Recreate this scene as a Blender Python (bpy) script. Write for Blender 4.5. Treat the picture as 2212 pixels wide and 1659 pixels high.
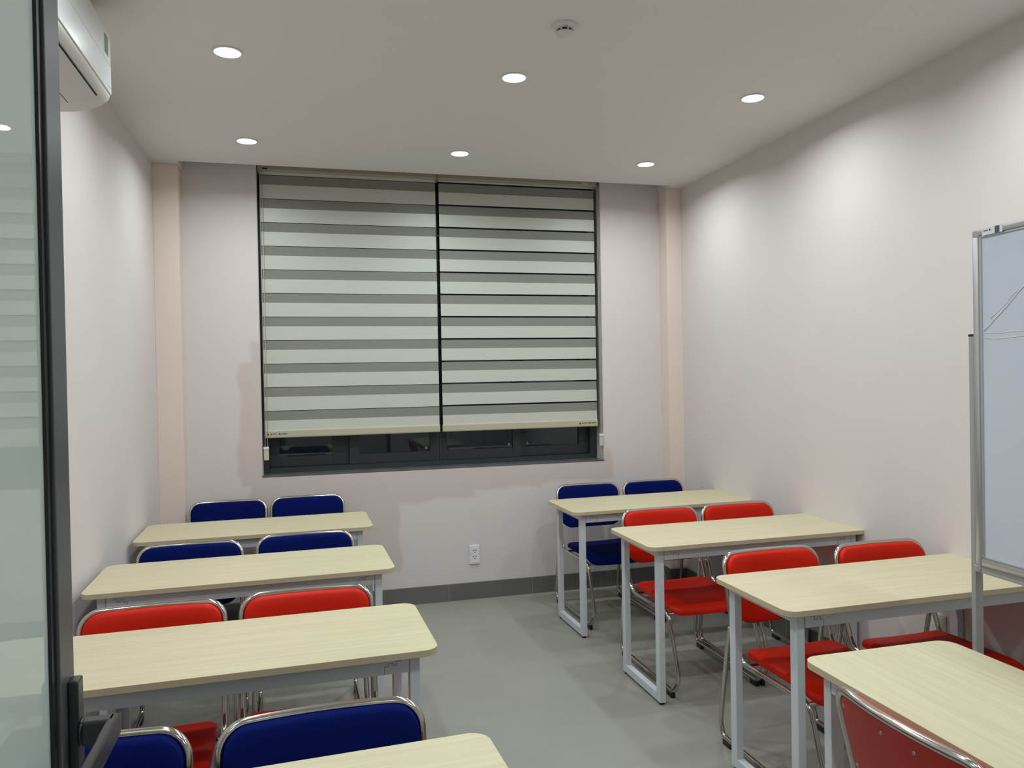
import bpy, bmesh, math
from mathutils import Vector, Matrix
C = bpy.context.scene
COL = C.collection
for o in list(bpy.data.objects):
    bpy.data.objects.remove(o)

# ------------------------------------------------------------------ camera
F_PX, YAW, PITCH, ROLL, CAM_H = 1666.013, 0.2616317, -0.0110763, -0.0180135, 1.5541774
cy, sy, cp, sp = math.cos(YAW), math.sin(YAW), math.cos(PITCH), math.sin(PITCH)
fw = Vector((sy*cp, cy*cp, sp)); r0 = Vector((cy, -sy, 0)); u0 = r0.cross(fw)
rr = r0*math.cos(ROLL)+u0*math.sin(ROLL); uu = -r0*math.sin(ROLL)+u0*math.cos(ROLL)
cam_d = bpy.data.cameras.new('camera'); cam = bpy.data.objects.new('camera', cam_d); COL.objects.link(cam)
cam_d.sensor_width = 36; cam_d.lens = F_PX/2212*36; cam_d.clip_start = 0.02
m = Matrix((rr, uu, -fw)).transposed().to_4x4(); m.translation = Vector((0, 0, CAM_H)); cam.matrix_world = m
C.camera = cam

# ------------------------------------------------------------------ world, exposure
W = bpy.data.worlds.new('night'); C.world = W; W.use_nodes = True
W.node_tree.nodes['Background'].inputs[0].default_value = (0.012, 0.016, 0.024, 1)
W.node_tree.nodes['Background'].inputs[1].default_value = 0.5
C.view_settings.view_transform = 'Standard'; C.view_settings.look = 'None'
C.view_settings.gamma = 1; C.view_settings.use_curve_mapping = False
C.view_settings.exposure = 0.0
LAMP_W = 9.2
LAMP_COL = (0.71, 0.775, 0.81)
LAMP_SPREAD = math.radians(160)

# ------------------------------------------------------------------ room dimensions (metres)
D, H, XL, XR = 5.2626, 2.8965, -0.8826, 2.6811
WX1, WX2, WZ, WT = -0.2844, 2.0970, 0.9285, 3.06
P, S, PL, PR, BB = 0.123, 5.071, -0.736, 2.5615, 0.117
YF = -0.15

# ------------------------------------------------------------------ materials
def lin(c):
    return tuple(((v/255)/12.92 if v/255 <= .04045 else ((v/255+.055)/1.055)**2.4) for v in c)+(1,)
def mat(name, col, rough=.5, metal=0., spec=.5, coat=0., bump=None, noise=None):
    M = bpy.data.materials.new(name); M.use_nodes = True
    nt = M.node_tree; b = nt.nodes['Principled BSDF']
    b.inputs['Base Color'].default_value = col if len(col) == 4 else col+(1,)
    b.inputs['Roughness'].default_value = rough; b.inputs['Metallic'].default_value = metal
    b.inputs['Specular IOR Level'].default_value = spec; b.inputs['Coat Weight'].default_value = coat
    b.inputs['Coat Roughness'].default_value = .08
    tc = nt.nodes.new('ShaderNodeTexCoord')
    if noise:   # (scale, amount, stretch)
        mp = nt.nodes.new('ShaderNodeMapping'); mp.inputs['Scale'].default_value = noise[2]
        n = nt.nodes.new('ShaderNodeTexNoise'); n.inputs['Scale'].default_value = noise[0]; n.inputs['Detail'].default_value = 6
        nt.links.new(tc.outputs['Object'], mp.inputs[0]); nt.links.new(mp.outputs[0], n.inputs['Vector'])
        r = nt.nodes.new('ShaderNodeValToRGB')
        c = b.inputs['Base Color'].default_value[:3]
        r.color_ramp.elements[0].position = .3; r.color_ramp.elements[1].position = .7
        r.color_ramp.elements[0].color = tuple(v*(1-noise[1]) for v in c)+(1,)
        r.color_ramp.elements[1].color = tuple(min(1, v*(1+noise[1])) for v in c)+(1,)
        nt.links.new(n.outputs['Fac'], r.inputs[0]); nt.links.new(r.outputs[0], b.inputs['Base Color'])
    if bump:    # (scale, strength)
        n = nt.nodes.new('ShaderNodeTexNoise'); n.inputs['Scale'].default_value = bump[0]; n.inputs['Detail'].default_value = 3
        bp = nt.nodes.new('ShaderNodeBump'); bp.inputs['Strength'].default_value = bump[1]; bp.inputs['Distance'].default_value = .002
        nt.links.new(tc.outputs['Object'], n.inputs['Vector']); nt.links.new(n.outputs['Fac'], bp.inputs['Height'])
        nt.links.new(bp.outputs[0], b.inputs['Normal'])
    return M
WALLC = (0.712, 0.655, 0.632)
m_wall = mat('pale pink wall paint', WALLC, .75, spec=.25, bump=(60, .06), noise=(3, .012, (1, 1, 1)))
m_pil = mat('peach pilaster paint', (0.80, 0.670, 0.59), .75, spec=.25, bump=(60, .06))
m_ceil = mat('white ceiling paint', (0.76, 0.735, 0.715), .85, spec=.2)
m_reveal = mat('white reveal paint', (0.62, 0.60, 0.57), .7, spec=.2)
m_corr = mat('corridor wall paint', (0.70, 0.69, 0.66), .8, spec=.2)
m_desk_edge = mat('desk edge band', (0.56, 0.47, 0.31), .4)
m_white = mat('white powder coated steel', (0.62, 0.65, 0.68), .38, spec=.5)
m_seam = mat('seam shadow gap', (0.16, 0.16, 0.17), .7)
m_black = mat('black rubber', (0.012, 0.012, 0.013), .5)
m_chrome = mat('chromed steel tube', (0.52, 0.50, 0.46), .15, metal=1.)
m_screw = mat('zinc screw head', (0.55, 0.54, 0.52), .3, metal=1.)
m_red = mat('red vinyl', (0.56, 0.014, 0.002), .45, spec=.16, bump=(500, .12), noise=(9, .05, (1, 1, 1)))
m_blue = mat('royal blue woven fabric', (0.0008, 0.006, 0.090), .9, spec=.1, bump=(900, .5), noise=(400, .25, (1, 1, 1)))
m_redb = mat('red back shell', (0.40, 0.016, 0.008), .4, spec=.3)
m_blueb = mat('dark blue back shell', (0.012, 0.018, 0.12), .5)
m_alu = mat('anthracite aluminium', (0.034, 0.042, 0.046), .45, spec=.4)
m_sill = mat('dark grey stone sill', (0.10, 0.105, 0.105), .3, noise=(12, .15, (1, 1, 1)))
m_plastic = mat('white plastic', (0.78, 0.80, 0.80), .3)
m_acwhite = mat('glossy white plastic', (0.80, 0.82, 0.83), .22, coat=.3)
m_acgrey = mat('matt white plastic', (0.66, 0.64, 0.60), .45)
m_dark = mat('dark slot', (0.01, 0.01, 0.01), .7)
m_green = mat('green display', (0.10, 0.22, 0.12), .2)
m_steel = mat('satin aluminium', (0.56, 0.57, 0.57), .32, metal=.75)
m_post = mat('grey painted steel post', (0.40, 0.41, 0.40), .4, metal=.2)
m_cass = mat('champagne blind cassette', (0.40, 0.36, 0.27), .4)
m_rail = mat('champagne bottom rail', (0.50, 0.47, 0.34), .35, spec=.5)
m_band = mat('cream blind fabric', (0.57, 0.59, 0.52), .42, spec=.8, bump=(300, .1), noise=(40, .03, (.2, 1, 8)))
m_sheer = mat('grey sheer blind fabric', (0.245, 0.248, 0.215), .8, noise=(60, .05, (.2, 1, 10)))
m_cord = mat('cream cord', (0.60, 0.55, 0.42), .6)
m_doorf = mat('dark grey door stile', (0.075, 0.082, 0.088), .35, spec=.5)
m_gasket = mat('black glazing bead', (0.006, 0.008, 0.008), .3)
m_handle = mat('black lever handle', (0.02, 0.02, 0.022), .28, spec=.6)
m_board = mat('whiteboard enamel', (0.60, 0.655, 0.74), .12, spec=.5)
m_boardback = mat('whiteboard back', (0.5, 0.5, 0.5), .5)
m_blueink = mat('blue sticker ink', (0.05, 0.09, 0.2), .4)
m_ink = mat('dark ink', (0.03, 0.03, 0.03), .6)
m_sticker = mat('white sticker', (0.75, 0.78, 0.76), .5)

def emis(name, col, s):
    M = bpy.data.materials.new(name); M.use_nodes = True; nt = M.node_tree
    nt.nodes.clear(); e = nt.nodes.new('ShaderNodeEmission'); o = nt.nodes.new('ShaderNodeOutputMaterial')
    e.inputs[0].default_value = col+(1,); e.inputs[1].default_value = s; nt.links.new(e.outputs[0], o.inputs[0])
    return M
m_lens = emis('lit downlight lens', (1, 1, .98), 6)

def wood_mat():
    M = mat('pale ash laminate', (0.66, 0.60, 0.43), .42, spec=.45)
    nt = M.node_tree; b = nt.nodes['Principled BSDF']; tc = nt.nodes['Texture Coordinate']
    mp = nt.nodes.new('ShaderNodeMapping'); mp.inputs['Scale'].default_value = (1.1, 30, 1)
    n = nt.nodes.new('ShaderNodeTexNoise'); n.inputs['Scale'].default_value = 2.2; n.inputs['Detail'].default_value = 8
    n.inputs['Roughness'].default_value = .62; n.inputs['Distortion'].default_value = .25
    r = nt.nodes.new('ShaderNodeValToRGB'); e = r.color_ramp.elements
    e[0].position = .30; e[0].color = (0.545, 0.485, 0.300, 1)
    e[1].position = .62; e[1].color = (0.615, 0.562, 0.372, 1)
    x = r.color_ramp.elements.new(.48); x.color = (0.580, 0.524, 0.337, 1)
    nt.links.new(tc.outputs['Object'], mp.inputs[0]); nt.links.new(mp.outputs[0], n.inputs['Vector'])
    nt.links.new(n.outputs['Fac'], r.inputs[0]); nt.links.new(r.outputs[0], b.inputs['Base Color'])
    return M
m_wood = wood_mat()

def tile_mat(name, col, grout, axes, origin, size=.6, joint=.003, rough=.35):
    """square tiles by modulo of object coordinates; axes = indices used"""
    M = mat(name, col, rough, spec=.4)
    nt = M.node_tree; b = nt.nodes['Principled BSDF']; tc = nt.nodes['Texture Coordinate']
    sx = nt.nodes.new('ShaderNodeSeparateXYZ'); nt.links.new(tc.outputs['Object'], sx.inputs[0])
    def node(op, a, bb=None, cc=None):
        q = nt.nodes.new('ShaderNodeMath'); q.operation = op
        for i, v in enumerate((a, bb, cc)):
            if v is None: continue
            if isinstance(v, (int, float)): q.inputs[i].default_value = v
            else: nt.links.new(v, q.inputs[i])
        return q.outputs[0]
    masks, cells = [], []
    for ax, og in zip(axes, origin):
        t = node('DIVIDE', node('SUBTRACT', sx.outputs[ax], og-10*size), size)
        fr = node('FRACT', t); cells.append(node('FLOOR', t))
        d = node('MINIMUM', fr, node('SUBTRACT', 1.0, fr))
        masks.append(node('LESS_THAN', d, joint/size/2))
    mk = masks[0]
    for q in masks[1:]: mk = node('MAXIMUM', mk, q)
    cv = nt.nodes.new('ShaderNodeCombineXYZ')
    for i, q in enumerate(cells): nt.links.new(q, cv.inputs[i])
    wn = nt.nodes.new('ShaderNodeTexWhiteNoise'); nt.links.new(cv.outputs[0], wn.inputs['Vector'])
    n = nt.nodes.new('ShaderNodeTexNoise'); n.inputs['Scale'].default_value = 2.5; n.inputs['Detail'].default_value = 7; n.inputs['Roughness'].default_value = .6
    nt.links.new(tc.outputs['Object'], n.inputs['Vector'])
    v = node('ADD', node('MULTIPLY', wn.outputs['Value'], .08), node('MULTIPLY', n.outputs['Fac'], .22))
    v = node('ADD', v, .85)
    vm = nt.nodes.new('ShaderNodeVectorMath'); vm.operation = 'SCALE'; vm.inputs[0].default_value = col[:3]; nt.links.new(v, vm.inputs['Scale'])
    mx = nt.nodes.new('ShaderNodeMix'); mx.data_type = 'RGBA'
    nt.links.new(mk, mx.inputs['Factor']); nt.links.new(vm.outputs[0], mx.inputs['A']); mx.inputs['B'].default_value = grout+(1,)
    nt.links.new(mx.outputs['Result'], b.inputs['Base Color'])
    return M
m_floor = tile_mat('grey porcelain floor tile', (0.292, 0.290, 0.252), (0.30, 0.295, 0.27), (0, 1), (0.935, 3.41), rough=.38)
m_bb = tile_mat('grey baseboard tile', (0.15, 0.148, 0.132), (0.30, 0.29, 0.27), (0,), (0.931,), rough=.4)
m_bby = tile_mat('grey baseboard tile side', (0.15, 0.148, 0.132), (0.30, 0.29, 0.27), (1,), (0.31,), rough=.4)

def backwall_mat():
    """wall paint with the darker touch-up patches around and below the window"""
    M = m_wall.copy(); M.name = 'pale pink wall paint with touched-up patches'
    nt = M.node_tree; b = nt.nodes['Principled BSDF']; tc = nt.nodes['Texture Coordinate']
    n = nt.nodes.new('ShaderNodeTexNoise'); n.inputs['Scale'].default_value = 5; n.inputs['Detail'].default_value = 4
    nt.links.new(tc.outputs['Object'], n.inputs['Vector'])
    a = nt.nodes.new('ShaderNodeVectorMath'); a.operation = 'MULTIPLY_ADD'
    nt.links.new(n.outputs['Color'], a.inputs[0]); a.inputs[1].default_value = (.10, 0, .10); nt.links.new(tc.outputs['Object'], a.inputs[2])
    s = nt.nodes.new('ShaderNodeSeparateXYZ'); nt.links.new(a.outputs[0], s.inputs[0])
    def node(op, p, q=None, r=None):
        k = nt.nodes.new('ShaderNodeMath'); k.operation = op
        for i, v in enumerate((p, q, r)):
            if v is None: continue
            if isinstance(v, (int, float)): k.inputs[i].default_value = v
            else: nt.links.new(v, k.inputs[i])
        return k.outputs[0]
    def rect(x0, x1, z0, z1, e=.018):
        def sm(v, t, sgn):
            q = nt.nodes.new('ShaderNodeMapRange'); q.interpolation_type = 'SMOOTHSTEP'
            nt.links.new(v, q.inputs['Value'])
            q.inputs['From Min'].default_value = t-e*sgn; q.inputs['From Max'].default_value = t+e*sgn
            return q.outputs[0]
        X, Z = s.outputs[0], s.outputs[2]
        return node('MULTIPLY', node('MULTIPLY', sm(X, x0, 1), sm(X, x1, -1)), node('MULTIPLY', sm(Z, z0, 1), sm(Z, z1, -1)))
    o = .05
    rects = [rect(-.42+o, -.2+o, .86+o, 1.66+o), rect(-.34+o, -.2+o, .86+o, 1.80+o), rect(-.36+o, .60+o, .24+o, 1.0+o),
             rect(.5+o, 1.12+o, .70+o, 1.0+o), rect(1.0+o, 1.62+o, .755+o, 1.0+o), rect(1.5+o, 2.16+o, .78+o, 1.0+o)]
    f = rects[0]
    for q in rects[1:]: f = node('MAXIMUM', f, q)
    f = node('MULTIPLY', f, .85)
    mx = nt.nodes.new('ShaderNodeMix'); mx.data_type = 'RGBA'
    old = b.inputs['Base Color'].links[0].from_socket
    nt.links.new(f, mx.inputs['Factor']); nt.links.new(old, mx.inputs['A']); mx.inputs['B'].default_value = (0.625, 0.535, 0.495, 1)
    nt.links.new(mx.outputs['Result'], b.inputs['Base Color'])
    return M
m_backwall = backwall_mat()

def glass_mat(name, tint, base=None, milky=0.):
    M = bpy.data.materials.new(name); M.use_nodes = True; nt = M.node_tree; nt.nodes.clear()
    o = nt.nodes.new('ShaderNodeOutputMaterial'); mx = nt.nodes.new('ShaderNodeMixShader')
    fr = nt.nodes.new('ShaderNodeFresnel'); fr.inputs[0].default_value = 1.5
    t = nt.nodes.new('ShaderNodeBsdfTransparent'); t.inputs[0].default_value = tint+(1,)
    g = nt.nodes.new('ShaderNodeBsdfGlossy'); g.inputs['Roughness'].default_value = 0.0
    inner = t.outputs[0]
    if base:
        d = nt.nodes.new('ShaderNodeBsdfDiffuse'); d.inputs[0].default_value = base+(1,)
        m2 = nt.nodes.new('ShaderNodeMixShader'); m2.inputs[0].default_value = milky
        nt.links.new(t.outputs[0], m2.inputs[1]); nt.links.new(d.outputs[0], m2.inputs[2]); inner = m2.outputs[0]
    nt.links.new(fr.outputs[0], mx.inputs[0]); nt.links.new(inner, mx.inputs[1]); nt.links.new(g.outputs[0], mx.inputs[2])
    nt.links.new(mx.outputs[0], o.inputs[0])
    return M
m_glass = glass_mat('window glass', (.80, .86, .84))
m_dglass = glass_mat('greenish frosted door glass', (.62, .72, .68), base=(.74, .84, .78), milky=.80)
m_film = mat('clear protective film', (0.80, 0.82, 0.84), .15)

# ------------------------------------------------------------------ mesh helpers
def box(bm, a, b, bev=0., mi=0):
    x0, y0, z0 = (min(p, q) for p, q in zip(a, b)); x1, y1, z1 = (max(p, q) for p, q in zip(a, b))
    t = bmesh.new()
    v = [t.verts.new(p) for p in ((x0, y0, z0), (x1, y0, z0), (x1, y1, z0), (x0, y1, z0), (x0, y0, z1), (x1, y0, z1), (x1, y1, z1), (x0, y1, z1))]
    for f in ((0, 3, 2, 1), (4, 5, 6, 7), (0, 1, 5, 4), (1, 2, 6, 5), (2, 3, 7, 6), (3, 0, 4, 7)):
        t.faces.new([v[i] for i in f]).material_index = mi
    if bev: bmesh.ops.bevel(t, geom=list(t.edges), offset=bev, segments=2, affect='EDGES', profile=.5)
    merge(bm, t)
def merge(bm, t, M=None):
    if M is not None: bmesh.ops.transform(t, matrix=M, verts=t.verts)
    mp = {}
    for v in t.verts: mp[v] = bm.verts.new(v.co)
    for f in t.faces:
        try: g = bm.faces.new([mp[v] for v in f.verts]); g.material_index = f.material_index; g.smooth = f.smooth
        except ValueError: pass
    t.free()
def obj(name, bm, m, parent=None, smooth=False, kind=None, label=None):
    bmesh.ops.recalc_face_normals(bm, faces=bm.faces)
    me = bpy.data.meshes.new(name); bm.to_mesh(me); bm.free()
    for q in (m if isinstance(m, (list, tuple)) else [m]): me.materials.append(q)
    if smooth:
        for p in me.polygons: p.use_smooth = True
        try: me.set_sharp_from_angle(angle=math.radians(40))
        except Exception: pass
    o = bpy.data.objects.new(name, me); COL.objects.link(o)
    if parent: o.parent = parent
    if kind: o['kind'] = kind
    if label: o['label'] = label
    return o
def nb(): return bmesh.new()
def boxes(*bs, bev=0.):
    bm = nb()
    for a, b in bs: box(bm, a, b, bev)
    return bm
def struct(name, bm, m, parent=None, smooth=False):
    return obj(name, bm, m, parent, smooth, kind='structure' if parent is None else None)
def thing(name, label, cat, loc=(0, 0, 0), rotz=0, group=None):
    o = bpy.data.objects.new(name, None); COL.objects.link(o); o.location = loc; o.rotation_euler = (0, 0, rotz)
    o.empty_display_size = .1
    o['label'] = label; o['category'] = cat
    if group: o['group'] = group
    return o
def copy_tree(o, parent=None):
    c = o.copy(); COL.objects.link(c); c.parent = parent
    for ch in list(o.children): copy_tree(ch, c)
    return c
def fillet(pts, rad, n=7):
    """polyline with rounded corners"""
    P_ = [Vector(p) for p in pts]; out = [P_[0]]
    for i in range(1, len(P_)-1):
        a, b, c = P_[i-1], P_[i], P_[i+1]
        d1 = (a-b); d2 = (c-b); r = rad[i] if isinstance(rad, (list, tuple)) else rad
        l1, l2 = d1.length, d2.length; d1.normalize(); d2.normalize()
        ang = d1.angle(d2)
        if r <= 0 or ang > math.pi-.01: out.append(b); continue
        t = min(r/math.tan(ang/2), l1*.49, l2*.49)
        r_ = t*math.tan(ang/2)
        p1 = b+d1*t; p2 = b+d2*t
        cc = b+(d1+d2).normalized()*(r_/math.sin(ang/2))
        v1 = p1-cc; v2 = p2-cc; th = v1.angle(v2)
        for k in range(n+1):
            s = k/n
            out.append(cc+(v1*math.sin((1-s)*th)+v2*math.sin(s*th))/math.sin(th))
    out.append(P_[-1]); return out
def sweep(bm, pts, r, seg=12, caps=True):
    n = len(pts); T = []
    for i in range(n):
        a = pts[max(i-1, 0)]; b = pts[min(i+1, n-1)]; T.append((b-a).normalized())
    up = Vector((0, 0, 1)) if abs(T[0].z) < .9 else Vector((1, 0, 0))
    N = (up-T[0]*up.dot(T[0])).normalized(); rings = []
    for i in range(n):
        if i:
            q = T[i-1].rotation_difference(T[i]); N = q @ N; N = (N-T[i]*N.dot(T[i])).normalized()
        B = T[i].cross(N)
        rings.append([bm.verts.new(pts[i]+(N*math.cos(k*2*math.pi/seg)+B*math.sin(k*2*math.pi/seg))*r) for k in range(seg)])
    for i in range(n-1):
        for k in range(seg):
            f = bm.faces.new((rings[i][k], rings[i][(k+1) % seg], rings[i+1][(k+1) % seg], rings[i+1][k])); f.smooth = True
    if caps:
        bm.faces.new(rings[0][::-1]); bm.faces.new(rings[-1])
def rrect(w, h, r, n=7, rb=None):
    """rounded rectangle outline centred at 0; r top corners, rb bottom corners"""
    rb = r if rb is None else rb; out = []
    for cx, cy_, a0, q in ((w/2, h/2, 0, r), (-w/2, h/2, 90, r), (-w/2, -h/2, 180, rb), (w/2, -h/2, 270, rb)):
        sx, sz = math.copysign(1, cx), math.copysign(1, cy_)
        for k in range(n+1):
            a = math.radians(a0+90*k/n)
            out.append((cx-sx*q+q*math.cos(a), cy_-sz*q+q*math.sin(a)))
    return out
def pad(w, h, r, layers, deform, rb=None, sub=4, nseg=8, dens=5):
    """slab with rounded edges. layers: (inset, t) from one face to the other; caps are dense concentric rings"""
    bm = nb()
    base = rrect(w, h, r, nseg, rb)
    # add points along straight sides for smooth bending
    pts = []
    for i, p in enumerate(base):
        q = base[(i+1) % len(base)]; L = math.hypot(q[0]-p[0], q[1]-p[1]); k = max(1, int(L/.03))
        for j in range(k): pts.append((p[0]+(q[0]-p[0])*j/k, p[1]+(q[1]-p[1])*j/k))
    rings = []
    def ring(ins, t):
        fx, fy = (w/2-ins)/(w/2), (h/2-ins)/(h/2)
        return [bm.verts.new(deform(x*fx, y*fy, t)) for x, y in pts]
    seq = list(layers)
    ins0, t0 = seq[0]; insn, tn = seq[-1]
    def steps(ins): 
        m_ = min(w, h)/2
        return [ins+(m_*.96-ins)*k/dens for k in range(1, dens+1)]
    for s in reversed(steps(ins0)): rings.append(ring(s, t0))
    for ins, t in seq: rings.append(ring(ins, t))
    for s in steps(insn): rings.append(ring(s, tn))
    n = len(pts)
    for a, b in zip(rings, rings[1:]):
        for k in range(n):
            f = bm.faces.new((a[k], a[(k+1) % n], b[(k+1) % n], b[k])); f.smooth = True
    for rg in (rings[0], rings[-1]):
        f = bm.faces.new(rg); f.smooth = True
    return bm
def cyl(bm, c, r, h, axis='z', seg=20, r2=None, bev=0):
    """cylinder from c along axis by h"""
    t = bmesh.new(); bmesh.ops.create_cone(t, cap_ends=True, segments=seg, radius1=r, radius2=r if r2 is None else r2, depth=abs(h))
    for f in t.faces: f.smooth = len(f.verts) == 4
    M = Matrix.Translation((0, 0, h/2))
    if axis == 'x': M = Matrix.Rotation(math.pi/2, 4, 'Y') @ M
    if axis == 'y': M = Matrix.Rotation(-math.pi/2, 4, 'X') @ M
    merge(bm, t, Matrix.Translation(c) @ M)
def lathe(bm, prof, c, seg=40):
    """prof = list of (r, z) ; around z through c"""
    rings = [[bm.verts.new((c[0]+r*math.cos(k*2*math.pi/seg), c[1]+r*math.sin(k*2*math.pi/seg), c[2]+z)) for k in range(seg)] for r, z in prof]
    for a, b in zip(rings, rings[1:]):
        for k in range(seg):
            f = bm.faces.new((a[k], a[(k+1) % seg], b[(k+1) % seg], b[k])); f.smooth = True
    return rings

# ------------------------------------------------------------------ room shell
T = .15
YC = -2.2
struct('floor', boxes(((XL-T, YC-T, -.1), (XR+T, D+.4, 0))), m_floor)
struct('wall_left', boxes(((XL-T, YF, 0), (XL, D+.35, 3.2))), m_wall)
struct('wall_right', boxes(((XR, YF, 0), (XR+T, D+.35, 3.2))), m_wall)
bm = boxes(((XL, D, 0), (XR, D+.35, WZ-.012)), ((XL, D, WZ-.012), (WX1, D+.35, 3.2)), ((WX2, D, WZ-.012), (XR, D+.35, 3.2)), ((WX1, D, WT), (WX2, D+.35, 3.2)))
struct('wall_back', bm, m_backwall)
# ceiling sheet with the blind slot in front of the window wall
bm = boxes(((XL, YF, H), (XR, S, H+.05)), ((XL, S, H), (PL+.01, D, H+.05)), ((PR-.004, S, H), (XR, D, H+.05)),
           ((PL+.01, S, 3.12), (PR-.004, D, 3.2)))
struct('ceiling', bm, m_ceil)
# pilasters in both back corners
struct('trim_1', boxes(((XL, D-P, 0), (PL, D, H-.0005)), bev=.002), m_pil)
struct('trim_2', boxes(((PR, D-P, 0), (XR, D, H-.0005)), bev=.002), m_pil)
# white unpainted end of the slot above the ceiling line
# near wall with the doorway and the corridor behind the camera
OX1 = 1.15
struct('wall_front', boxes(((XL-T, YF-.12, 0), (-.36, YF, 3.2)), ((OX1, YF-.12, 0), (XR+T, YF, 3.2)), ((-.36, YF-.12, 2.32), (OX1, YF, 3.2))), m_wall)
struct('wall_corridor', boxes(((XL-T, YC-T, 0), (XR+T, YC, 3.2)), ((XL-T, YC, 0), (XL, YF-.12, 3.2)), ((XR, YC, 0), (XR+T, YF-.12, 3.2))), m_corr)
struct('ceiling_corridor', boxes(((XL, YC, H), (XR, YF-.12, H+.05))), m_ceil)
# baseboards (10 mm tiles)
tb = .009
struct('baseboard_back', boxes(((PL, D-tb, 0), (PR, D, BB)), ((XL+tb, D-P-tb, 0), (PL+tb, D-P, BB)), ((PR-tb, D-P-tb, 0), (XR-tb, D-P, BB)),
                               ((PL, D-P, 0), (PL+tb, D-tb, BB)), ((PR-tb, D-P, 0), (PR, D-tb, BB)), bev=.001), m_bb)
struct('baseboard_left', boxes(((XL, YF, 0), (XL+tb, D-P, BB)), bev=.001), m_bby)
struct('baseboard_right', boxes(((XR-tb, YF, 0), (XR, D-P, BB)), bev=.001), m_bby)
# sill and reveals
struct('trim_3', boxes(((WX1, D+.002, WZ-.012), (WX2, D+.35, WZ)), bev=.002), m_sill)
struct('trim_4', boxes(((WX2-.004, D+.0015, WZ), (WX2-.0002, D+.35, WT)), ((WX1+.0002, D+.0015, WZ), (WX1+.004, D+.35, WT))), m_reveal)

# ------------------------------------------------------------------ window: four sliding panels in a dark frame
YW = D+.135
wx1, wx2 = WX1+.0045, WX2-.0045
win = struct('window_1', boxes(((wx1, YW, WZ), (-.240, YW+.09, WT)), ((2.040, YW, WZ), (wx2, YW+.09, WT)), ((-.240, YW, WZ), (2.040, YW+.09, .962)),
                               ((-.240, YW, WT-.04), (2.040, YW+.09, WT)), bev=.002), m_alu)
panels = [(-.240, .300, -.180, .170, .050), (.285, .905, .352, .842, .012), (.907, 1.505, .962, 1.447, .012), (1.490, 2.040, 1.550, 1.968, .050)]
stk = []
for i, (a, b, ga, gb, dy) in enumerate(panels):
    y0 = YW+dy; z0 = .963; zg = 1.030; z1 = WT-.041
    f = obj('window_frame', boxes(((a, y0, z0), (ga, y0+.032, z1)), ((gb, y0, z0), (b, y0+.032, z1)), ((ga, y0, z0), (gb, y0+.032, zg)), ((ga, y0, z1-.06), (gb, y0+.032, z1)), bev=.0015), m_alu, win)
    obj('pane', boxes(((ga-.005, y0+.014, zg-.005), (gb+.005, y0+.018, z1-.055))), m_glass, f)
    if i in (1, 2, 3):
        sx = {1: gb-.035, 2: gb-.035, 3: ga+.012}[i]; b2 = nb()
        for (p, q) in (((0, 0), (.018, 0)), ((.018, 0), (.009, .016)), ((.009, .016), (0, 0))):
            sweep(b2, [Vector((sx+p[0], y0+.0130, zg+.018+p[1])), Vector((sx+q[0], y0+.0130, zg+.018+q[1]))], .0012, 6)
        obj('safety_mark', b2, m_sticker, f, label='small white triangle mark on the glass')

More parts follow.
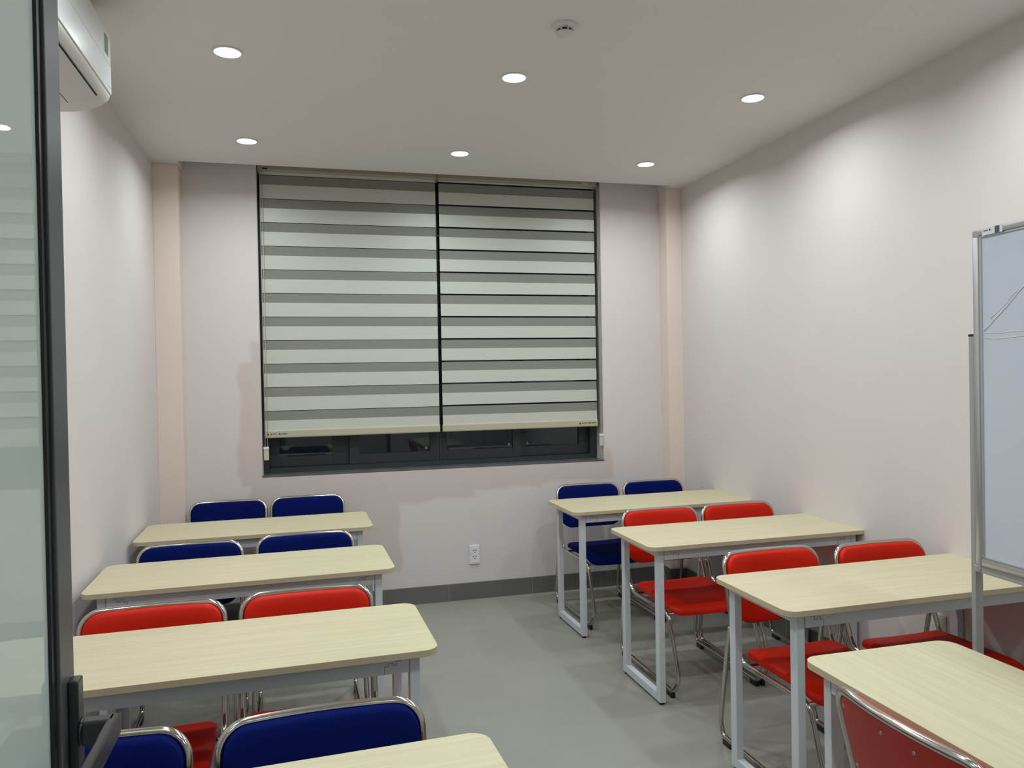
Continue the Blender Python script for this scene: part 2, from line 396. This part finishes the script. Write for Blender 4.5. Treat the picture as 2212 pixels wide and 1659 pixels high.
# ------------------------------------------------------------------ zebra blinds
def blind(x0, x1, gap, chain_x, mark_right, label):
    yb = 5.310
    t = thing('zebra_blind', label, 'blind', ((x0+x1)/2, yb, WZ))
    cx = (x0+x1)/2
    def L(a, b): return ((a[0]-cx, a[1]-yb, a[2]-WZ), (b[0]-cx, b[1]-yb, b[2]-WZ))
    obj('cassette', boxes(L((x0, yb-.042, 2.918), (x1, yb+.035, 3.0)), bev=.006), m_cass, t)
    # end brackets
    for ex in (x0+.001, x1-.001):
        obj('end_cap', boxes(L((ex-.003, yb-.045, 2.905), (ex+.003, yb+.038, 3.003)), bev=.001), m_cass, t)
    fx0, fx1 = x0+.010, x1-.006
    ztop, per, dk = 2.896, .1550, .0615
    bmA, bmB = nb(), nb()
    box(bmA, *L((fx0, yb-.001, ztop+gap), (fx1, yb+.001, 2.925)))
    z = ztop
    zr = 1.221
    while z > zr+.01:
        zz = max(z-dk, zr); box(bmB, *L((fx0, yb+.0015, zz), (fx1, yb+.003, z)))
        z2 = max(z-per, zr)
        if zz > zr: box(bmA, *L((fx0, yb-.001, z2+(gap if z2 > zr+.01 else 0)), (fx1, yb+.001, zz+.001)))
        z -= per
    obj('fabric_band', bmA, m_band, t); obj('sheer_band', bmB, m_sheer, t)
    rl = obj('bottom_rail', pad(x1-x0-.008, .052, .006, [(.006, -.010), (.001, -.007), (0, 0), (.001, .007), (.006, .010)],
             lambda a, b, c: (a+.002, c, b+1.196-WZ)), m_rail, t, smooth=True)
    # printed marks on the rail
    mx = x1-.15-cx if mark_right else x0+.02-cx
    b2 = nb(); z0 = 1.190-WZ; y = -.0112
    v = [b2.verts.new((mx, y, z0)), b2.verts.new((mx+.016, y, z0)), b2.verts.new((mx+.008, y, z0+.014))]; b2.faces.new(v)
    cyl(b2, (mx+.030, y+.0006, z0+.006), .0045, -.0008, 'y', 10)
    box(b2, (mx+.040, y, z0+.005), (mx+.066, y+.0006, z0+.007)); box(b2, (mx+.040, y, z0+.009), (mx+.060, y+.0006, z0+.0105))
    cyl(b2, (mx+.082, y+.0006, z0+.007), .006, -.0008, 'y', 12)
    box(b2, (mx+.094, y, z0+.004), (mx+.130, y+.0006, z0+.009))
    obj('printed_mark', b2, m_ink, rl)
    # beaded control loop and its weight
    c = nb()
    for dx, dy in ((-.006, -.012), (.008, -.004)):
        sweep(c, [Vector((chain_x+dx-cx, dy-.034, z_)) for z_ in (2.93-WZ, 2.0-WZ, 1.115-WZ)], .0016, 6)
    obj('control_cord', c, m_cord, t)
    wt = obj('cord_weight', boxes(((chain_x-.016-cx, -.052, 1.030-WZ), (chain_x+.016-cx, -.036, 1.100-WZ)), bev=.003), m_cord, t)
    obj('cord_clip', boxes(((chain_x-.017-cx, -.055, 1.100-WZ), (chain_x+.017-cx, -.033, 1.118-WZ)), bev=.002), m_plastic, wt)
    return t
bl = blind(-.272, .901, .0035, -.255, False, 'left zebra roller blind with cream and grey bands, cord at its left edge')
br = blind(.909, 2.070, .011, 2.078, True, 'right zebra roller blind with black gaps between cream and grey bands')
obj('maker_label', boxes(((.47, -.0440, 1.998), (.515, -.0425, 2.012))), m_cord, [c for c in br.children if c.name.startswith('cassette')][0], label='small cream label')
obj('maker_label', boxes(((-.56, -.0440, 1.995), (-.525, -.0425, 2.005))), m_dark, [c for c in bl.children if c.name.startswith('cassette')][0], label='small dark label')

# ------------------------------------------------------------------ desks
def make_desk():
    t = thing('student_desk', '', 'desk')
    Lx, Wy, tt, cr = 1.2, .495, .020, .045
    top = pad(Lx, Wy, cr, [(.0008, -tt/2), (0, -tt/2+.0008), (0, tt/2-.0008), (.0008, tt/2)], lambda x, y, z: (x, y, .75-tt/2+z), dens=1)
    for f in top.faces: f.smooth = False
    for f in top.faces:
        c = f.calc_center_median(); f.normal_update()
        f.material_index = 1 if abs(f.normal.z) < .5 else 0
    obj('tabletop', top, [m_wood, m_desk_edge], t)
    lx, ly, zt = .03, .04, .7295
    yo = Wy/2-.033
    for s in (-1, 1):
        xo = s*(Lx/2-.055); xi = xo-s*lx
        for q in (-1, 1):
            lg = obj('leg', boxes(((xo, q*yo, .012), (xi, q*(yo-ly), zt)), bev=.0015), m_white, t)
            g = nb(); cyl(g, ((xo+xi)/2, q*(yo-.02), 0), .012, .0125, 'z', 14); obj('glide', g, m_black, lg)
        obj('end_rail', boxes(((xo, -yo+ly+.0005, .694), (xi, yo-ly-.0005, zt)), bev=.0015), m_white, t)
        obj('floor_rail', boxes(((xo, -yo+ly+.0005, .012), (xi, yo-ly-.0005, .050)), bev=.0015), m_white, t)
    xa = Lx/2-.055-lx-.0006
    for q in (-1, 1):
        ap = obj('apron', boxes(((-xa, q*yo, .679), (xa, q*(yo-.020), zt)), bev=.0012), m_white, t)
        yy = q*(yo+.0004)
        def seam(b, x0, z0, x1, z1, w=.0011):
            box(b, (min(x0, x1)-w/2, yy-.0004, min(z0, z1)-w/2), (max(x0, x1)+w/2, yy+.0004, max(z0, z1)+w/2))
        for s in (-1, 1):
            X = lambda d: s*(xa-d)
            b = nb(); seam(b, X(.0), .680, X(.0), .728); obj('joint_seam', b, m_seam, ap)
            b = nb(); run = [(.075, .681), (.075, .702), (.062, .702), (.062, .712), (.050, .712), (.050, .704), (.038, .704), (.038, .716), (.026, .716)]
            for (d0, e0), (d1, e1) in zip(run, run[1:]): seam(b, X(d0), e0, X(d1), e1)
            obj('interlock_seam', b, m_seam, ap)
    return t
desk0 = make_desk()
def place(first, flag, src_loc, rz, label, group):
    o = first if not flag[0] else copy_tree(first)
    flag[0] = True
    o.location = src_loc; o.rotation_euler = (0, 0, rz); o['label'] = label; o['group'] = group
    return o
df = [False]
DG = 'pale wood student desks with white frames'
desks = [
    ('R1', 1.4847, 4.2404, .0214, 'pale wood desk furthest back on the right, with blue chairs behind it'),
    ('R2', 1.5124, 3.2584, .0066, 'pale wood desk second from the back on the right'),
    ('R3', 1.5326, 2.2349, .0056, 'pale wood desk on the right partly hidden behind the whiteboard stand post'),
    ('L1', -.8620, 4.2213, .0145, 'pale wood desk furthest back on the left, first below the pilaster in the left corner'),
    ('L2', -.8522, 3.2525, .0231, 'pale wood desk on the left with blue chairs behind it and red chairs in front'),
    ('L3', -.8373, 2.2407, .0243, 'large pale wood desk on the left behind the black door handle, red chairs behind it'),
    ('L4', -.8101, 1.1813, .0440, 'nearest left pale wood desk, only its rounded corner shows at the bottom edge')]
for n, x, y, a, lab in desks:
    place(desk0, df, (x+.6, y+.2475, 0), a, lab, DG)
place(desk0, df, (1.3199+.2475, .6712+.6, 0), math.pi/2-.0055, 'pale wood desk turned lengthwise at bottom right, beside the screwed red chair back', DG)

# ------------------------------------------------------------------ chairs (facing local -y, backrest top at y=0)
HW, TR = .2235, .0105
def lean(z): return -(.79-z)*.25
def bow(x): return .024*(1-(x/HW)**2)
def make_chair(name, seat_m, shell_m):
    t = thing(name, '', 'chair')
    half = [(-.0515, .500), (-.030, .40), (.028, .075), (.004, .0285), (-.600, .0285), (-.665, .105), (-.555, .392), (-.115, .385), (lean(.50), .50), (lean(.79), .79)]
    off = [0, .002, .004, .004, .004, .003, 0, 0, 0, 0]
    pts = [(-HW-q, y, z) for q, (y, z) in zip(off, half)]
    rad = [0, .1, .06, .03, .05, .07, .055, .10, .1, .058]
    full = pts+[(-x, y, z) for x, y, z in reversed(pts)]
    rr_ = rad+list(reversed(rad))
    path = fillet(full, rr_, 7)
    # densify the top bar for the bow
    dense = []
    for a, b in zip(path, path[1:]):
        k = max(1, int((b-a).length/.03)); dense += [a+(b-a)*j/k for j in range(k)]
    dense.append(path[-1])
    def df_(p):
        if p.z > .45 and abs(p.x) < HW-.001: w = min(1, (p.z-.45)/.15); return Vector((p.x, p.y+bow(p.x)*w, p.z))
        return p
    b = nb(); sweep(b, [df_(p) for p in dense], TR, 12)
    obj('frame', b, m_chrome, t, smooth=True)
    # backrest cushion and shell
    hb, wb = .268, .430; zc = .654
    dfn = lambda x, z, d: (x, lean(z+zc)+bow(x)*min(1, (z+zc-.45)/.15)+d, z+zc)
    obj('backrest', pad(wb, hb, .054, [(.010, -.033), (.003, -.029), (0, -.018), (0, .003)], dfn, rb=.075), seat_m, t, smooth=True)
    sh = obj('back_shell', pad(wb-.012, hb-.012, .050, [(.003, .0035), (0, .005), (.003, .0075)], dfn, rb=.07), shell_m, t, smooth=True)
    for z in (.750, .603):
        for x in (-.190, -.048, .048, .190):
            s = nb(); cyl(s, (x, lean(z)+bow(x)+.0070, z), .0055, .002, 'y', 12, r2=.004); obj('screw', s, m_screw, sh)
    # seat with a waterfall front
    def sf(x, y, d):
        yy = y-.345; f = max(0, (-yy-.46)/.115)
        return (x, yy+.012*f*0, .418+d-.030*f*f+.006*(x/.2)**2)
    obj('seat', pad(.415, .455, .045, [(.008, -.020), (.001, -.015), (0, -.004), (.004, .007), (.014, .012)], lambda x, y, d: sf(x, y, d), rb=.05), seat_m, t, smooth=True)
    b = nb(); sweep(b, [Vector((-HW+.004, -.548, .384)), Vector((HW-.004, -.548, .384))], .0085, 10)
    sweep(b, [Vector((-HW+.004, -.18, .386)), Vector((HW-.004, -.18, .386))], .0085, 10)
    obj('seat_crossbar', b, m_chrome, t, smooth=True)
    for s in (-1, 1):
        for y in (-.575, -.03):
            obj('foot_cap', boxes(((s*(HW+.004)-.0105, y-.028, 0), (s*(HW+.004)+.0105, y+.028, .024)), bev=.003), m_black, t)
    return t
red0 = make_chair('red_chair', m_red, m_redb)
blue0 = make_chair('blue_chair', m_blue, m_blueb)
fr_, fb_ = [False], [False]
RG, BG = 'red padded chairs with chrome frames', 'blue padded chairs with chrome frames'
chairs = [
    ('b', 1.863, 5.00, .02, 'blue chair at the furthest right desk, nearer the aisle, its seat visible'),
    ('b', 2.350, 5.00, .02, 'blue chair at the furthest right desk, nearer the right wall'),
    ('r', 1.894, 3.95, .0, 'red chair nearer the aisle at the second desk from the back on the right'),
    ('r', 2.381, 3.95, .0, 'red chair nearer the right wall at the second desk from the back on the right'),
    ('r', 1.890, 2.88, .01, 'red chair nearer the aisle, behind the desk that runs behind the whiteboard'),
    ('r', 2.403, 2.840, .0, 'red chair nearer the right wall, behind the desk that runs behind the whiteboard'),
    ('b', -.482, 5.14, .005, 'blue chair at the furthest left desk, next to the pilaster in the left corner'),
    ('b', .000, 5.165, .005, 'blue chair at the furthest left desk, nearer the aisle and the wall socket'),
    ('b', -.530, 3.86, .022, 'blue chair nearer the left wall at the second desk from the back on the left'),
    ('b', -.014, 3.92, .022, 'blue chair nearer the aisle at the second desk from the back on the left'),
    ('r', -.510, 2.835, .022, 'left one of the two red chairs on the left side, nearer the door'),
    ('r', -.008, 2.867, .022, 'right one of the two red chairs on the left side, nearer the aisle'),
    ('b', -.487, 1.806, .04, 'blue chair beside the black door handle at the nearest left desk'),
    ('b', .024, 1.812, .04, 'largest blue chair, at the bottom centre-left behind the nearest left desk')]
for k, x, y, a, lab in chairs:
    if k == 'r': place(red0, fr_, (x, y, 0), a, lab, RG)
    else: place(blue0, fb_, (x, y, 0), a, lab, BG)
place(red0, fr_, (1.232, 1.382, 0), math.pi/2, 'red chair seen from behind at bottom right, screws in its back shell', RG)

# ------------------------------------------------------------------ downlights
def make_downlight():
    t = thing('ceiling_downlight', '', 'ceiling light')
    b = nb()
    rings = lathe(b, [(.0560, 0), (.0590, -.0025), (.0570, -.0050), (.0520, -.0050), (.0510, -.0012)], (0, 0, 0))
    obj('trim_ring', b, m_plastic, t, smooth=True)
    b = nb(); cyl(b, (0, 0, -.0005), .0515, -.0012, 'z', 40); obj('lens', b, m_lens, t)
    ld = bpy.data.lights.new('downlight', 'AREA'); ld.shape = 'DISK'; ld.size = .098; ld.energy = LAMP_W; ld.color = LAMP_COL
    ld.spread = LAMP_SPREAD
    lo = bpy.data.objects.new('light', ld); COL.objects.link(lo); lo.parent = t; lo.location = (0, 0, -.004)
    return t
dl0 = make_downlight(); lf = [False]
LG = 'round recessed ceiling downlights'
lamps = [(-.29, 4.57, 'round ceiling downlight nearest the window on the left'), (.925, 4.57, 'round ceiling downlight in the middle of the row nearest the window'),
         (2.14, 4.57, 'round ceiling downlight nearest the window on the right'),
         (-.28, 3.35, 'largest round ceiling downlight, top left beside the air conditioner'), (.935, 3.36, 'round ceiling downlight in front of the smoke detector'),
         (2.15, 3.36, 'round ceiling downlight at upper right, near the right wall'),
         (-.28, 2.14, 'round ceiling downlight by the left wall, above the frame'), (.935, 2.14, 'round ceiling downlight in the middle, above the frame'), (2.15, 2.14, 'round ceiling downlight by the right wall, above the frame'),
         (-.60, .92, 'round ceiling downlight behind the open door'), (.935, .92, 'round ceiling downlight just inside the doorway'), (2.15, .92, 'round ceiling downlight over the whiteboard'),
         (-.28, -1.2, 'added corridor fill downlight on the left'), (.935, -1.2, 'added corridor fill downlight in the middle'), (2.15, -1.2, 'added corridor fill downlight on the right')]  # corridor row is added, unseen, to keep the space behind the camera from going dark
for x, y, lab in lamps: place(dl0, lf, (x, y, H), 0, lab, LG)

# ------------------------------------------------------------------ smoke detector
t = thing('smoke_detector', 'small round white smoke detector on the ceiling', 'smoke detector', (.990, 2.82, H))
b = nb(); lathe(b, [(.001, 0), (.050, 0), (.050, -.008), (.046, -.014), (.034, -.018), (.001, -.018)], (0, 0, 0)); obj('base', b, m_acgrey, t, smooth=True)
b = nb(); cyl(b, (0, 0, -.018), .026, -.010, 'z', 30); obj('sensing_chamber', b, m_dark, t, label='black smoke slots')
b = nb()
for k in range(7):
    a = k*2*math.pi/7+.35; q = bmesh.new()
    box(q, (.0245, -.003, -.029), (.031, .003, -.017)); merge(b, q, Matrix.Rotation(a, 4, 'Z'))
obj('rib', b, m_acgrey, t)
b = nb(); lathe(b, [(.033, -.028), (.034, -.031), (.030, -.038), (.018, -.042), (.001, -.043)], (0, 0, 0)); 
lathe(b, [(.033, -.028), (.001, -.028)], (0, 0, 0)); obj('cap', b, m_acgrey, t, smooth=True)
b = nb(); cyl(b, (-.004, -.036, -.0165), .002, -.002, 'z', 10); obj('indicator', b, m_dark, t)

# ------------------------------------------------------------------ air conditioner on the left wall
ya, yb_ = 2.20, 3.07
t = thing('air_conditioner', 'white split air conditioner unit high on the left wall', 'air conditioner', (XL, (ya+yb_)/2, 2.52))
prof = [(0, .315), (.190, .315), (.212, .300), (.222, .270), (.224, .072), (.216, .050), (.190, .030), (.150, .013), (.100, .003), (.050, 0), (0, .012)]
def extrude(prof, y0, y1, mi=0):
    b = nb(); A = [b.verts.new((x, y0, z)) for x, z in prof]; B = [b.verts.new((x, y1, z)) for x, z in prof]
    n = len(prof)
    for k in range(n): b.faces.new((A[k], A[(k+1) % n], B[(k+1) % n], B[k]))
    b.faces.new(A[::-1]); b.faces.new(B); return b
yl = (yb_-ya)/2
bd = obj('body', extrude(prof, -yl, yl), m_acgrey, t, smooth=True)
obj('front_panel', boxes(((.2235, -yl, .072), (.2275, yl, .172)), bev=.001), m_acwhite, t)
obj('upper_panel', boxes(((.2235, -yl, .174), (.2270, yl, .285)), bev=.001), m_acwhite, t)
def skin(o):
    return [(x_+o*nx, z_+o*nz) for x_, z_, nx, nz in ((.199, .0350, .6, -.8), (.185, .0275, .45, -.88), (.150, .013, .35, -.93), (.112, .0050, .2, -.98))]
def shell(o0, o1): return skin(o1)+skin(o0)[::-1]
gp = [(.2035, .0365), (.2025, .0352), (.185, .0255), (.150, .0112), (.109, .0028), (.109, .006), (.150, .016), (.185, .032)]
obj('outlet_gap', extrude(gp, -yl+.057, yl-.0965), m_dark, t)
fl = extrude([(x_-.0012 if k in (0, 7) else x_, z_+(-.0012 if k in (0, 7) else 0)) for k, (x_, z_) in enumerate(shell(-.003, .0030))], -yl+.060, yl-.100)
obj('louver_flap', fl, m_acgrey, t, smooth=True)
obj('display_window', boxes(((.2270, yl-.085, .195), (.2278, yl-.035, .262))), m_green, t, label='small green display window')
obj('maker_badge', boxes(((.2275, yl-.05, .088), (.2280, yl-.012, .094))), m_post, t)

# ------------------------------------------------------------------ wall sockets
def socket(name_label, loc, rz):
    t = thing('wall_socket', name_label, 'socket', loc, rz, 'white wall sockets')
    pl = obj('cover_plate', boxes(((-.0365, -.010, -.066), (.0365, 0, .066)), bev=.003), m_plastic, t)
    ins = obj('insert', boxes(((-.024, -.0118, -.055), (.028, -.010, .055)), bev=.0008), m_plastic, t)
    b = nb()
    for z0 in (.022, -.020):
        for x, z in ((-.0085, .008), (.0095, .009), (.0005, -.006)): cyl(b, (x, -.0116, z0+z), .0038, -.0012, 'y', 12)
    obj('pin_hole', b, m_dark, ins)
    obj('embossed_mark', boxes(((-.031, -.0103, -.006), (-.028, -.0099, .010))), m_post, pl)
    return t
socket('white double socket on the back wall between the desk rows', (1.115, D, .310), 0)
s2 = socket('white socket low on the right wall behind the red chair', (XR, 2.79, .405), math.pi/2*-1)

# ------------------------------------------------------------------ whiteboard on a stand
wbx, wby = 2.005, 1.93
t = thing('whiteboard', 'free-standing whiteboard in aluminium frame cut off at the right edge', 'whiteboard', (wbx, wby, 0), math.radians(-93.0))
# local x runs from the far end towards the camera, local -y faces the room
BL, z0, z1 = 1.60, .945, 1.975
b = nb(); g = .022
fr = boxes(((0, -.014, z0), (g, .010, z1)), ((BL-g, -.014, z0), (BL, .010, z1)), ((g, -.014, z0), (BL-g, .010, z0+g)), ((g, -.014, z1-g), (BL-g, .010, z1)), bev=.004)
fro = obj('board_frame', fr, m_steel, t, smooth=True)
obj('frame_lip', boxes(((g, -.010, z0+g), (g+.008, .006, z1-g)), ((g+.008, -.010, z0+g), (BL-g, .006, z0+g+.006)), ((g+.008, -.010, z1-g-.006), (BL-g, .006, z1-g)), bev=.001), m_steel, fro)
for cx_, cz_ in ((0, z1-.028), (BL-.026, z1-.028)):
    obj('corner_cap', boxes(((cx_-.001, -.0150, cz_-.001), (cx_+.027, .0110, cz_+.029)), bev=.007), m_post, fro)
obj('writing_surface', boxes(((g, -.006, z0+g), (BL-g, -.001, z1-g))), m_board, t)
obj('board_back', boxes(((g, -.001, z0+g), (BL-g, .004, z1-g))), m_boardback, t)
# wrinkles of the protective film
b = nb()
import random
random.seed(4)
for (x0_, zz0, x1_, zz1, w) in ((.035, 1.665, .20, 1.80, .0022), (.06, 1.70, .16, 1.775, .0012), (.035, 1.640, .35, 1.640, .0012), (.035, 1.655, .30, 1.660, .0010), (.20, 1.80, .50, 1.90, .0018)):
    n = 8; ps = [Vector((x0_+(x1_-x0_)*k/n, -.0066, zz0+(zz1-zz0)*k/n+random.uniform(-.003, .003))) for k in range(n+1)]
    sweep(b, ps, w, 8)
obj('film_crease', b, m_film, t)
# sticker on the top rail
st = obj('rail_sticker', boxes(((.040, -.0150, z1-.024), (.115, -.0142, z1-.004))), m_sticker, fro, label='white sticker with small print and a blue square')
obj('blue_square', boxes(((.088, -.0156, z1-.024), (.104, -.0150, z1-.003))), m_blueink, st)
obj('small_print', boxes(((.046, -.0154, z1-.012), (.062, -.0150, z1-.009)), ((.067, -.0154, z1-.013), (.072, -.0150, z1-.008))), m_ink, st)
# stand: one post at either end, cross bars and feet
def post(px, flip):
    p = obj('stand_post', boxes(((px, .004, .03), (px+.018, .032, 1.65)), bev=.002), m_post, t)
    obj('post_cap', boxes(((px-.001, .003, 1.65), (px+.019, .033, 1.657)), bev=.001), m_black, p)
    obj('stand_foot', boxes(((px-.006, -.22, .012), (px+.024, .28, .042)), bev=.003), m_post, t)
    for yy in (-.20, .26):
        c = nb(); cyl(c, (px+.009, yy, 0), .014, .012, 'z', 14); obj('foot_pad', c, m_black, t)
post(-.037, 0); post(BL+.019, 1)
obj('cross_bar', boxes(((-.0188, -.004, z0-.026), (BL+.0188, .018, z0-.006)), bev=.002), m_post, t)
obj('lower_bar', boxes(((-.0188, .008, .20), (BL+.0188, .028, .23)), bev=.002), m_post, t)
b = nb(); cyl(b, (.006, -.004, z0-.016), .005, -.003, 'y', 14); obj('bolt', b, m_screw, t)

# ------------------------------------------------------------------ glass door, opened flat along the sight line
DX = -.285
t = struct('door_1', boxes(((DX-.045, 1.010, .01), (DX, 1.066, 2.28)), ((DX-.045, .0, .01), (DX, .068, 2.28)), ((DX-.045, .068, .01), (DX, 1.010, .09)), ((DX-.045, .068, 2.20), (DX, 1.010, 2.28)), bev=.002), m_doorf)
obj('glazing_bead', boxes(((DX-.034, .996, .10), (DX-.004, 1.010, 2.20)), ((DX-.034, .068, .10), (DX-.004, .080, 2.20)), ((DX-.034, .080, .09), (DX-.004, .996, .10)), ((DX-.034, .080, 2.19), (DX-.004, .996, 2.20))), m_gasket, t)
obj('glass_panel', boxes(((DX-.016, .080, .10), (DX-.008, .996, 2.19))), m_dglass, t)
hp = obj('door_handle', boxes(((DX, 1.034, .965), (DX+.012, 1.058, 1.194)), bev=.0025), m_handle, t)
lv = nb()
box(lv, (DX+.012, 1.034, 1.113), (DX+.050, 1.054, 1.143), .003)
q = bmesh.new(); box(q, (DX+.042, .865, 1.115), (DX+.054, 1.055, 1.1430), .003)
merge(lv, q)
obj('lever', lv, m_handle, hp)
b = nb(); cyl(b, (DX+.012, 1.044, 1.128), .0165, .003, 'x', 24); obj('rosette', b, m_handle, hp)
struct('trim_5', boxes(((-.36, YF-.12, 0), (-.285, -.005, 2.32)), ((-.285, YF-.12, 2.285), (OX1-.05, YF-.06, 2.32)), ((OX1-.05, YF-.12, 0), (OX1, YF-.02, 2.32)), bev=.002), m_doorf)
